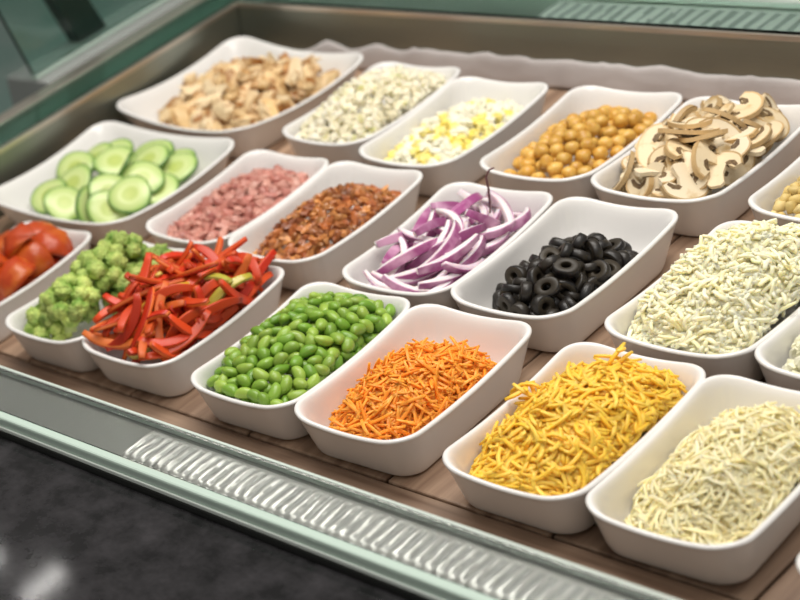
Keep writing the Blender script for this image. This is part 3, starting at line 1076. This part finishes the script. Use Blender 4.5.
def disc_mesh(name, r, t, m, seed, band=None):
    """flat round slice (or, with band, its peel ring)"""
    bm = bmesh.new()
    N_ = 30
    prof = [(0.0, t / 2), (r * 0.5, t / 2), (r * 0.96, t / 2), (r, t * 0.36), (r, -t * 0.36), (r * 0.96, -t / 2), (r * 0.5, -t / 2), (0.0, -t / 2)]
    if band:
        prof = [(r + 0.0001, t * 0.40), (r + band, t * 0.30), (r + band, -t * 0.30), (r + 0.0001, -t * 0.40)]
    rings = []
    for i in range(N_):
        a = 2 * math.pi * i / N_
        k = 1 + 0.035 * math.sin(3 * a + seed) + 0.025 * math.sin(2 * a + 2 * seed)
        bend = 0.0012 * math.cos(2 * a + seed)
        rings.append([(p * k * math.cos(a), p * k * math.sin(a), z + bend * (p / r) ** 2) for p, z in prof])
    vs = [[bm.verts.new(c) for c in rg] for rg in rings]
    m_ = len(prof)
    for i in range(N_):
        p, q = vs[i], vs[(i + 1) % N_]
        for j in range(m_ if band else m_ - 1):
            bm.faces.new((p[j], q[j], q[(j + 1) % m_], p[(j + 1) % m_]))
    bmesh.ops.remove_doubles(bm, verts=bm.verts[:], dist=1e-6)
    bmesh.ops.recalc_face_normals(bm, faces=bm.faces[:])
    return mesh_of(name, bm, True, [m])


CUC = [(disc_mesh('cucumber_slice', 0.0290, 0.0062, M_CUF, i * 1.7), disc_mesh('peel', 0.0290, 0.0062, M_CUP, i * 1.7, 0.0015)) for i in range(3)]
# u, v, z, tilt direction (deg), tilt, label
CUL = [
    (-0.082, 0.012, 0.046, 285, 30, 'round cucumber slice at the back left of the heap with dark rind'),
    (-0.066, -0.062, 0.040, 270, 30, 'pale green cucumber slice at the left end of the heap'),
    (-0.020, -0.076, 0.042, 340, 36, 'cucumber slice leaning at the near end of the heap beside the dark gap'),
    (-0.045, 0.058, 0.050, 280, 22, 'cucumber slice lying flat toward the back of the heap'),
    (0.060, 0.004, 0.054, 320, 32, 'large cucumber slice with a seedy middle, topmost and facing out'),
    (0.074, 0.058, 0.046, 280, 20, 'cucumber slice at the right end of the heap, nearest the far right corner'),
    (0.030, -0.074, 0.044, 15, 72, 'cucumber slice standing nearly on edge at the front of the heap'),
    (0.062, -0.070, 0.044, 340, 50, 'cucumber slice beside the one on edge, by the front rim'),
    (0.082, -0.044, 0.050, 300, 34, 'cucumber slice low by the long rim in front of the topmost slice'),
    (0.022, 0.008, 0.054, 210, 52, 'tilted cucumber slice turned away in the middle of the heap'),
    (0.010, 0.080, 0.048, 290, 20, 'flat cucumber slice at the far side of the heap'),
    (0.050, 0.080, 0.040, 290, 16, 'cucumber slice lying flat at the far right of the heap'),
    (-0.020, -0.030, 0.034, 250, 24, 'cucumber slice low in the gap of the heap'),
    (0.020, 0.030, 0.034, 290, 14, 'cucumber slice half hidden under the tilted slice'),
    (-0.060, -0.020, 0.030, 300, 20, 'cucumber slice low between the two leftmost slices'),
    (0.050, -0.030, 0.030, 300, 14, 'cucumber slice buried low near the front of the heap'),
    (-0.010, 0.050, 0.030, 300, 14, 'cucumber slice tucked low toward the back wall of the dish'),
    (0.085, 0.010, 0.034, 300, 20, 'cucumber slice tucked low beside the long rim'),
    (-0.044, -0.030, 0.048, 280, 30, 'cucumber slice overlapping the near left slices'),
    (-0.016, 0.030, 0.050, 330, 26, 'cucumber slice between the back left slice and the tilted one'),
    (0.036, 0.046, 0.052, 260, 24, 'cucumber slice behind the topmost slice'),
    (0.010, -0.048, 0.044, 200, 40, 'cucumber slice leaning away beside the dark gap'),
    (0.046, -0.048, 0.050, 350, 44, 'cucumber slice between the topmost slice and the front rim'),
    (-0.072, 0.044, 0.044, 250, 20, 'cucumber slice at the far left, partly under the back left slice'),
]
for i, (u, v, z, td, tl, lab) in enumerate(CUL):
    n = Vector((math.sin(R(tl)) * math.cos(R(td)), math.sin(R(tl)) * math.sin(R(td)), math.cos(R(tl))))
    c = CUC[i % 3]
    put(D['cucumber'], 'cucumber_slice', c[0], u, v, z, lambda: align(n, i * 1.1, 0.05, rnd), lab, 'cucumber', 'cucumber slices', 1.0, [('peel', c[1])])

# ---- chicken pieces
M_CHK = mat('cooked_chicken', (0.74, 0.50, 0.23), rough=0.5, col3=(0.82, 0.66, 0.42), col2=(0.36, 0.14, 0.025), scale=46, lo=0.52, hi=0.64, rnd=0.14, coat=0.08)
V = [blob('chicken_piece', (0.0150 + 0.0045 * (i % 3), 0.0095 + 0.0015 * (i % 2), 0.0066 + 0.001 * (i % 2)), M_CHK, i + 91, 0.34, 1.5, 2, 0.7, False) for i in range(9)]
for u, v, z, n in fill(D['chicken'], mound(0.012, -0.004, 0.112, 0.120, 0.036, 0.076, 2.4), 0.0105, 141, 200, 0.82, 2, 0.005):
    put(D['chicken'], 'chicken_piece', rnd.choice(V), u, v, z, lambda: align(n, rnd.uniform(0, 6.3), 0.8, rnd), 'browned piece of cooked chicken in the large square dish', 'chicken', 'chicken pieces in the large dish')

# ---- mushroom slices
M_MUF = mat('mushroom_flesh', (0.74, 0.59, 0.36), rough=0.6, col3=(0.80, 0.69, 0.50), col2=(0.58, 0.40, 0.18), scale=60, lo=0.56, hi=0.72, rnd=0.08)
M_MUG = mat('mushroom_gills', (0.11, 0.065, 0.03), rough=0.7, col2=(0.20, 0.13, 0.06), scale=200)
M_MUS = mat('mushroom_skin', (0.56, 0.38, 0.18), rough=0.5, rnd=0.2)


def extrude_outline(name, pts, t, m, bend=0.0):
    bm = bmesh.new()
    a = [bm.verts.new((x, y, -t / 2)) for x, y in pts]
    f = bm.faces.new(a)
    g = bmesh.ops.extrude_face_region(bm, geom=[f])
    for v in g['geom']:
        if isinstance(v, bmesh.types.BMVert):
            v.co.z += t
    bmesh.ops.triangulate(bm, faces=[f for f in bm.faces if len(f.verts) > 4])
    bmesh.ops.subdivide_edges(bm, edges=[e for e in bm.edges if e.calc_length() > 0.008], cuts=1)
    for v in bm.verts:
        v.co.z += bend * (v.co.x ** 2) * 60
    bmesh.ops.recalc_face_normals(bm, faces=bm.faces[:])
    return mesh_of(name, bm, False, [m])


def mushroom(s, seed, bend):
    rd = random.Random(seed)
    a = rd.uniform(0.9, 1.15)
    cap = [(s * math.cos(t) * a, s * 0.78 * math.sin(t)) for t in [math.pi * i / 14 for i in range(15)]]
    cap[0] = (cap[0][0], -0.12 * s)
    cap[-1] = (cap[-1][0], -0.12 * s)
    lower = [(-0.70 * s * a, -0.20 * s), (-0.34 * s, 0.10 * s), (-0.24 * s, -0.30 * s), (-0.30 * s, -0.80 * s), (-0.16 * s, -0.92 * s), (0.18 * s, -0.92 * s), (0.30 * s, -0.78 * s), (0.24 * s, -0.30 * s), (0.34 * s, 0.10 * s), (0.70 * s * a, -0.20 * s)]
    body = extrude_outline('mushroom_slice', cap + lower, 0.0048, M_MUF, bend)
    gl = []
    for sg in (-1, 1):
        gl.append([(sg * x * s, y * s) for x, y in ((0.30, 0.16), (0.46, 0.24), (0.68, 0.14), (0.80, -0.10), (0.72, -0.18), (0.55, 0.00), (0.38, 0.04))])
    gills = [extrude_outline('gills', g if k else g[::-1], 0.0056, M_MUG, bend) for k, g in enumerate(gl)]
    rim_ = [(x * 1.035, y * 1.045) for x, y in cap] + [(x * 0.97, y * 0.95) for x, y in cap[::-1]]
    skin = extrude_outline('skin', rim_, 0.0050, M_MUS, bend)
    return body, [('gills', gills[0]), ('gills', gills[1]), ('skin', skin)]


MV = [mushroom(0.0255 + 0.002 * (i % 3), i, (-0.10, 0.12, 0.05, -0.06)[i % 4]) for i in range(5)]
hm = mound(0.004, 0.000, 0.080, 0.130, 0.040, 0.084)
for u, v, z, n in fill(D['mush'], hm, 0.0125, 151, 95, 0.74, 2, 0.005, 0.75):
    b, kids = rnd.choice(MV)
    put(D['mush'], 'mushroom_slice', b, u, v, z + 0.004, lambda: align(n, rnd.uniform(0, 6.3), 0.6, rnd), 'sliced mushroom with brown skin in the heap of mushrooms', 'mushroom', 'mushroom slices in the white dish', 1.0, kids)

# ---- red onion strips
M_ONF = mat('onion_flesh', (0.88, 0.79, 0.80), rough=0.35, col2=(0.70, 0.46, 0.60), scale=24, lo=0.5, hi=0.75, rnd=0.06, sss=0.3, coat=0.1)
M_ONS = mat('purple_onion_skin', (0.33, 0.075, 0.22), rough=0.3, col2=(0.62, 0.34, 0.50), scale=30, lo=0.42, hi=0.6, rnd=0.2, coat=0.2)
ON = []
for i in range(8):
    L_ = 0.066 + 0.016 * (i % 4)
    bd = (1.2, 1.9, 0.8, 2.3, 1.5, 1.0, 1.8, 1.3)[i]
    p = arc(L_, bd, 12, 0.004 * (i % 3), 0.02, i)
    f = strip_mesh('onion_strip', p, 0.0078, 0.0105, M_ONF, 0.3)
    # the skin runs along the outer (convex) side of the bend
    q = []
    for j, a in enumerate(p):
        d = (p[min(j + 1, 11)] - p[max(j - 1, 0)]).normalized()
        q.append(a + Vector((d.y, -d.x, 0)) * 0.0038 * (0.35 + 0.65 * min(1, math.sin(math.pi * (0.08 + 0.84 * j / 11)) * 1.25)))
    s_ = strip_mesh('onion_skin', q, 0.0014, 0.0109, M_ONS, 0.3)
    ON.append((f, [('skin', s_)]))
ho = mound(0.000, -0.004, 0.072, 0.122, 0.032, 0.066)
rd = random.Random(7)
for u, v, z, n in fill(D['onion'], ho, 0.0120, 161, 60, 0.72, 2, 0.004, 0.9):
    f, kids = rd.choice(ON)
    put(D['onion'], 'onion_strip', f, u, v, z + 0.002, lambda: align(n, math.pi / 2 + rd.gauss(0, 0.75), 0.5, rd), 'curved strip of purple onion in the heap of onion', 'onion', 'purple onion strips in the white dish', 1.0, kids)
thin = strip_mesh('onion_sliver', [Vector((0.0, 0, 0)), Vector((0.0006, 0, 0.012)), Vector((0.0, 0.0006, 0.024)), Vector((-0.001, 0, 0.036)), Vector((0.002, 0.001, 0.043)), Vector((0.006, 0.002, 0.045))],
                  0.0016, 0.0016, mat('dark_onion_sliver', (0.16, 0.07, 0.07), rough=0.45), 0.6)
put(D['onion'], 'onion_sliver', thin, 0.020, 0.056, 0.062, Matrix.Identity(3), 'thin dark sliver standing upright out of the purple onion', 'onion', None, 1.3)

# ---- red pepper strips
M_PES = mat('red_pepper_skin', (0.52, 0.020, 0.007), rough=0.40, col3=(0.66, 0.075, 0.012), rnd=0.16, coat=0.06)
M_PEF = mat('red_pepper_flesh', (0.56, 0.055, 0.010), rough=0.5, col3=(0.72, 0.17, 0.03), rnd=0.12)
M_YES = mat('yellow_pepper_skin', (0.78, 0.42, 0.03), rough=0.3, col3=(0.42, 0.40, 0.05), coat=0.2)
M_YEF = mat('yellow_pepper_flesh', (0.70, 0.52, 0.12), rough=0.4, col3=(0.48, 0.50, 0.12))
PV, YV = [], []
for i in range(8):
    L_ = 0.070 + 0.013 * (i % 4)
    bd = (0.5, 1.3, -0.8, 0.3, 1.8, -1.4, 0.9, 1.1)[i]
    p = arc(L_, bd, 11, 0.010 * ((i % 3) - 0.6), 0.05, i + 40)
    tw = (0.4, -0.9, 1.2, 0.0)[i % 4]
    for V_, ms, mf, nm in ((PV, M_PES, M_PEF, 'red_pepper_strip'), (YV, M_YES, M_YEF, 'yellow_pepper_strip')):
        f = strip_mesh(nm, p, 0.0108, 0.0050, mf, 0.45, twist=0)
        s_ = strip_mesh('pepper_skin', [a + Vector((0, 0, 0.0026)) for a in p], 0.0110, 0.0016, ms, 0.45, twist=0)
        V_.append((f, [('skin', s_)]))
hp = mound(-0.004, -0.002, 0.082, 0.132, 0.046, 0.094)
rd = random.Random(9)
for u, v, z, n in fill(D['pepper'], hp, 0.0105, 171, 125, 0.70, 3, 0.006, 0.7):
    yel = rd.random() < 0.055
    f, kids = rd.choice(YV if yel else PV)
    put(D['pepper'], 'yellow_pepper_strip' if yel else 'red_pepper_strip', f, u, v, z + (0.0 if yel else 0.004),
        lambda: align(n, rd.gauss(1.1, 0.8), 0.7, rd) @ Matrix.Rotation(math.pi * (rd.random() < 0.25), 3, 'X'),
        'yellow green pepper strip among the red ones' if yel else 'bright red pepper strip in the heap of peppers', 'pepper', 'yellow pepper strips' if yel else 'red pepper strips in the white dish', 1.0, kids, 0.001)

# ---- tomatoes
M_TOS = mat('tomato_skin', (0.38, 0.020, 0.004), rough=0.34, col3=(0.48, 0.07, 0.010), rnd=0.12, coat=0.08, col2=(0.54, 0.12, 0.015), scale=38, lo=0.48, hi=0.7, bump=0.5, bscale=110)
M_TOF = mat('tomato_flesh', (0.54, 0.075, 0.012), rough=0.3, col2=(0.70, 0.26, 0.04), scale=50, coat=0.3)


def wedge(r, ang, seed):
    """a tomato wedge: flesh body with its own thin skin over the round back"""
    bm, bs = bmesh.new(), bmesh.new()
    nu, nv = 10, 9
    for B, off in ((bm, 0.0), (bs, 0.0009)):
        g = []
        for i in range(nu + 1):
            a = -ang / 2 + ang * i / nu
            row = []
            for j in range(nv + 1):
                b = -math.pi / 2 + math.pi * j / nv
                k = 1 + 0.13 * noise.noise(Vector((a * 2.2 + seed, b * 2.2, 1))) + 0.05 * noise.noise(Vector((a * 6 + seed, b * 6, 1)))
                rr = (r + off) * k
                row.append(B.verts.new((rr * math.cos(b) * math.cos(a), rr * math.cos(b) * math.sin(a), rr * 0.86 * math.sin(b))))
            g.append(row)
        for i in range(nu):
            for j in range(nv):
                B.faces.new((g[i][j], g[i + 1][j], g[i + 1][j + 1], g[i][j + 1]))
        if B is bm:
            ax = [B.verts.new((r * 0.10 * (1 if 0 < j < nv else 0), 0, r * 0.86 * math.sin(-math.pi / 2 + math.pi * j / nv) * 0.98)) for j in range(nv + 1)]
            for j in range(nv):
                B.faces.new((ax[j], g[0][j], g[0][j + 1], ax[j + 1]))
                B.faces.new((g[nu][j], ax[j], ax[j + 1], g[nu][j + 1]))
        else:
            q = bmesh.ops.extrude_face_region(B, geom=B.faces[:])
            for v in q['geom']:
                if isinstance(v, bmesh.types.BMVert):
                    v.co *= (r + 0.0001) / (r + off)
        bmesh.ops.remove_doubles(B, verts=B.verts[:], dist=1e-5)
        bmesh.ops.recalc_face_normals(B, faces=B.faces[:])
        for v in B.verts:
            v.co.x -= r * 0.55
    return mesh_of('tomato_wedge', bm, True, [M_TOF]), [('skin', mesh_of('tomato_skin', bs, True, [M_TOS]))]


TV = [wedge(0.034 + 0.002 * i, 1.5 + 0.25 * i, i * 3.3) for i in range(3)]
rd = random.Random(12)
TL = [
    (0.030, 0.050, 0.032, 'tomato piece underneath the others at the far end'),
    (0.030, 0.005, 0.030, 'tomato piece underneath the others in the middle'),
    (-0.01, 0.060, 0.032, 'tomato piece underneath at the back'),
    (0.000, -0.030, 0.030, 'tomato piece underneath at the front'),
    (0.034, 0.070, 0.062, 'cut tomato piece at the far right of the tomato dish, orange side up'),
    (0.000, 0.080, 0.062, 'cut tomato piece against the far rim of its dish'),
    (0.036, 0.028, 0.060, 'glossy red tomato piece by the long rim'),
    (0.002, 0.034, 0.074, 'topmost cut tomato piece of the heap'),
    (0.036, -0.014, 0.058, 'red tomato piece second from the far end along the rim'),
    (0.000, -0.014, 0.072, 'red tomato piece in the middle of the tomato heap'),
    (-0.034, 0.040, 0.058, 'tomato piece by the left wall of the tomato dish'),
    (0.034, -0.056, 0.054, 'tomato piece near the frame border'),
    (0.000, -0.060, 0.060, 'tomato piece at the near end of its dish'),
    (-0.032, -0.010, 0.058, 'tomato piece low on the left of its dish'),
]
for i, (u, v, z, lab) in enumerate(TL):
    f, kids = TV[i % 3]
    put(D['tomato'], 'tomato_wedge', f, u, v, z - 0.002, lambda: Euler((rd.uniform(-0.9, 0.9), rd.uniform(-2.4, -0.4), rd.uniform(0, 6.3))).to_matrix(), lab, 'tomato', 'cut tomatoes', 1.0, kids)

# ---- broccoli florets
M_BRC, _nt, _b = new_mat('broccoli_crown_green')
_L, _N = _nt.links.new, _nt.nodes
_tc = _N.new('ShaderNodeTexCoord')
_no = _N.new('ShaderNodeTexNoise')
_no.inputs['Scale'].default_value = 55
_no.inputs['Detail'].default_value = 5
_L(_tc.outputs['Object'], _no.inputs['Vector'])
_cr = _N.new('ShaderNodeValToRGB')
_e = _cr.color_ramp.elements
_e[0].position, _e[0].color = 0.34, (0.15, 0.30, 0.035, 1)
_e[1].position, _e[1].color = 0.64, (0.54, 0.64, 0.17, 1)
_L(_no.outputs[0], _cr.inputs[0])
_oi = _N.new('ShaderNodeObjectInfo')
_hs = _N.new('ShaderNodeHueSaturation')
_mr = _N.new('ShaderNodeMapRange')
_mr.inputs[3].default_value, _mr.inputs[4].default_value = 0.75, 1.3
_L(_oi.outputs['Random'], _mr.inputs[0])
_L(_mr.outputs[0], _hs.inputs['Value'])
_L(_cr.outputs[0], _hs.inputs['Color'])
_L(_hs.outputs[0], _b.inputs['Base Color'])
_vo = _N.new('ShaderNodeTexVoronoi')
_vo.inputs['Scale'].default_value = 330
_L(_tc.outputs['Object'], _vo.inputs['Vector'])
_bp = _N.new('ShaderNodeBump')
_bp.inputs['Strength'].default_value = 1.0
_bp.inputs['Distance'].default_value = 0.002
_bp.invert = True
_L(_vo.outputs['Distance'], _bp.inputs['Height'])
_L(_bp.outputs[0], _b.inputs['Normal'])
_b.inputs['Roughness'].default_value = 0.55
M_BRS = mat('broccoli_stalk_green', (0.52, 0.62, 0.24), rough=0.45, rnd=0.1)


def floret(s, seed):
    rd_ = random.Random(seed)
    stalk = bmesh.new()
    crown = bmesh.new()
    tips = []
    for k in range(14):
        a, e = 2.4 * k, 0.15 + 1.45 * math.sqrt(k / 13.5)
        tips.append(Vector((math.cos(a) * math.sin(e), math.sin(a) * math.sin(e), math.cos(e))) * s * rd_.uniform(0.9, 1.08))

    def tube(p0, p1, r0, r1):
        d = (p1 - p0).normalized()
        x = d.orthogonal().normalized()
        y = d.cross(x)
        a = [stalk.verts.new(p0 + (x * math.cos(t) + y * math.sin(t)) * r0) for t in [i * math.pi / 4 for i in range(8)]]
        b = [stalk.verts.new(p1 + (x * math.cos(t) + y * math.sin(t)) * r1) for t in [i * math.pi / 4 for i in range(8)]]
        for i in range(8):
            stalk.faces.new((a[i], a[(i + 1) % 8], b[(i + 1) % 8], b[i]))
        stalk.faces.new(a[::-1])
        stalk.faces.new(b)
    tube(Vector((0, 0, -0.55 * s)), Vector((0, 0, 0.12 * s)), 0.26 * s, 0.30 * s)
    for t in tips:
        tube(Vector((0, 0, -0.05 * s)), t * 0.72, 0.17 * s, 0.13 * s)
        r = bmesh.ops.create_icosphere(crown, subdivisions=3, radius=s * rd_.uniform(0.32, 0.42))
        c = t * 0.84
        n = t.normalized()
        for v in r['verts']:
            w = v.co.copy()
            b = noise.noise(w * (6.5 / s) + Vector((seed, t.x * 90, t.y * 90)))
            b2 = noise.noise(w * (14 / s) + Vector((seed, t.x * 90, 4)))
            b3 = noise.noise(w * (30 / s) + Vector((seed, 3, t.y * 50)))
            w *= 1 + 0.30 * b + 0.26 * b2 + 0.14 * b3
            h_ = w.dot(n)
            if h_ < 0:
                w -= n * h_ * 0.45
            v.co = w + c
    bmesh.ops.recalc_face_normals(stalk, faces=stalk.faces[:])
    return mesh_of('broccoli_floret', stalk, True, [M_BRS]), [('crown', mesh_of('broccoli_crown', crown, True, [M_BRC]))]


BV = [floret(0.0290 + 0.0020 * (i % 3), i * 5 + 1) for i in range(4)]
BL = [
    (-0.028, -0.078, 0.042, 0.42, 0.42, 'broccoli floret in the near left corner of its dish'),
    (0.028, -0.080, 0.040, 0.42, 0.42, 'broccoli floret in the near right corner of its dish'),
    (0.000, -0.066, 0.050, 0.42, 0.42, 'broccoli floret between the two in the near corners of its dish'),
    (-0.030, -0.024, 0.046, 0.42, 0.42, 'broccoli floret against the left wall of its dish'),
    (0.030, -0.026, 0.044, 0.42, 0.42, 'broccoli floret by the rim next to the pepper dish'),
    (-0.029, 0.030, 0.048, 0.42, 0.42, 'broccoli floret by the left wall toward the far end'),
    (0.030, 0.029, 0.046, 0.42, 0.42, 'broccoli floret half behind the red pepper heap'),
    (-0.026, 0.082, 0.048, 0.42, 0.42, 'pale green broccoli floret in the far left corner of its dish'),
    (0.030, 0.082, 0.046, 0.42, 0.42, 'broccoli floret in the far right corner of its dish'),
    (0.000, -0.052, 0.066, 0.42, 0.42, 'broccoli floret on top of the others at the near end'),
    (-0.002, 0.002, 0.072, 0.42, 0.42, 'broccoli floret on top of the others in the middle'),
    (-0.006, 0.056, 0.074, 0.42, 0.42, 'broccoli floret on top of the others at the far end'),
]
for i, (u, v, z, rx, ry, lab) in enumerate(BL):
    f, kids = BV[i % 4]
    put(D['broccoli'], 'broccoli_floret', f, u, v, z - 0.002, lambda: Euler((rx + rd.uniform(-0.25, 0.25), ry + rd.uniform(-0.25, 0.25), i * 2.0 + rd.uniform(-1, 1))).to_matrix(), lab, 'broccoli', 'broccoli florets', 1.0, kids, 0.012)
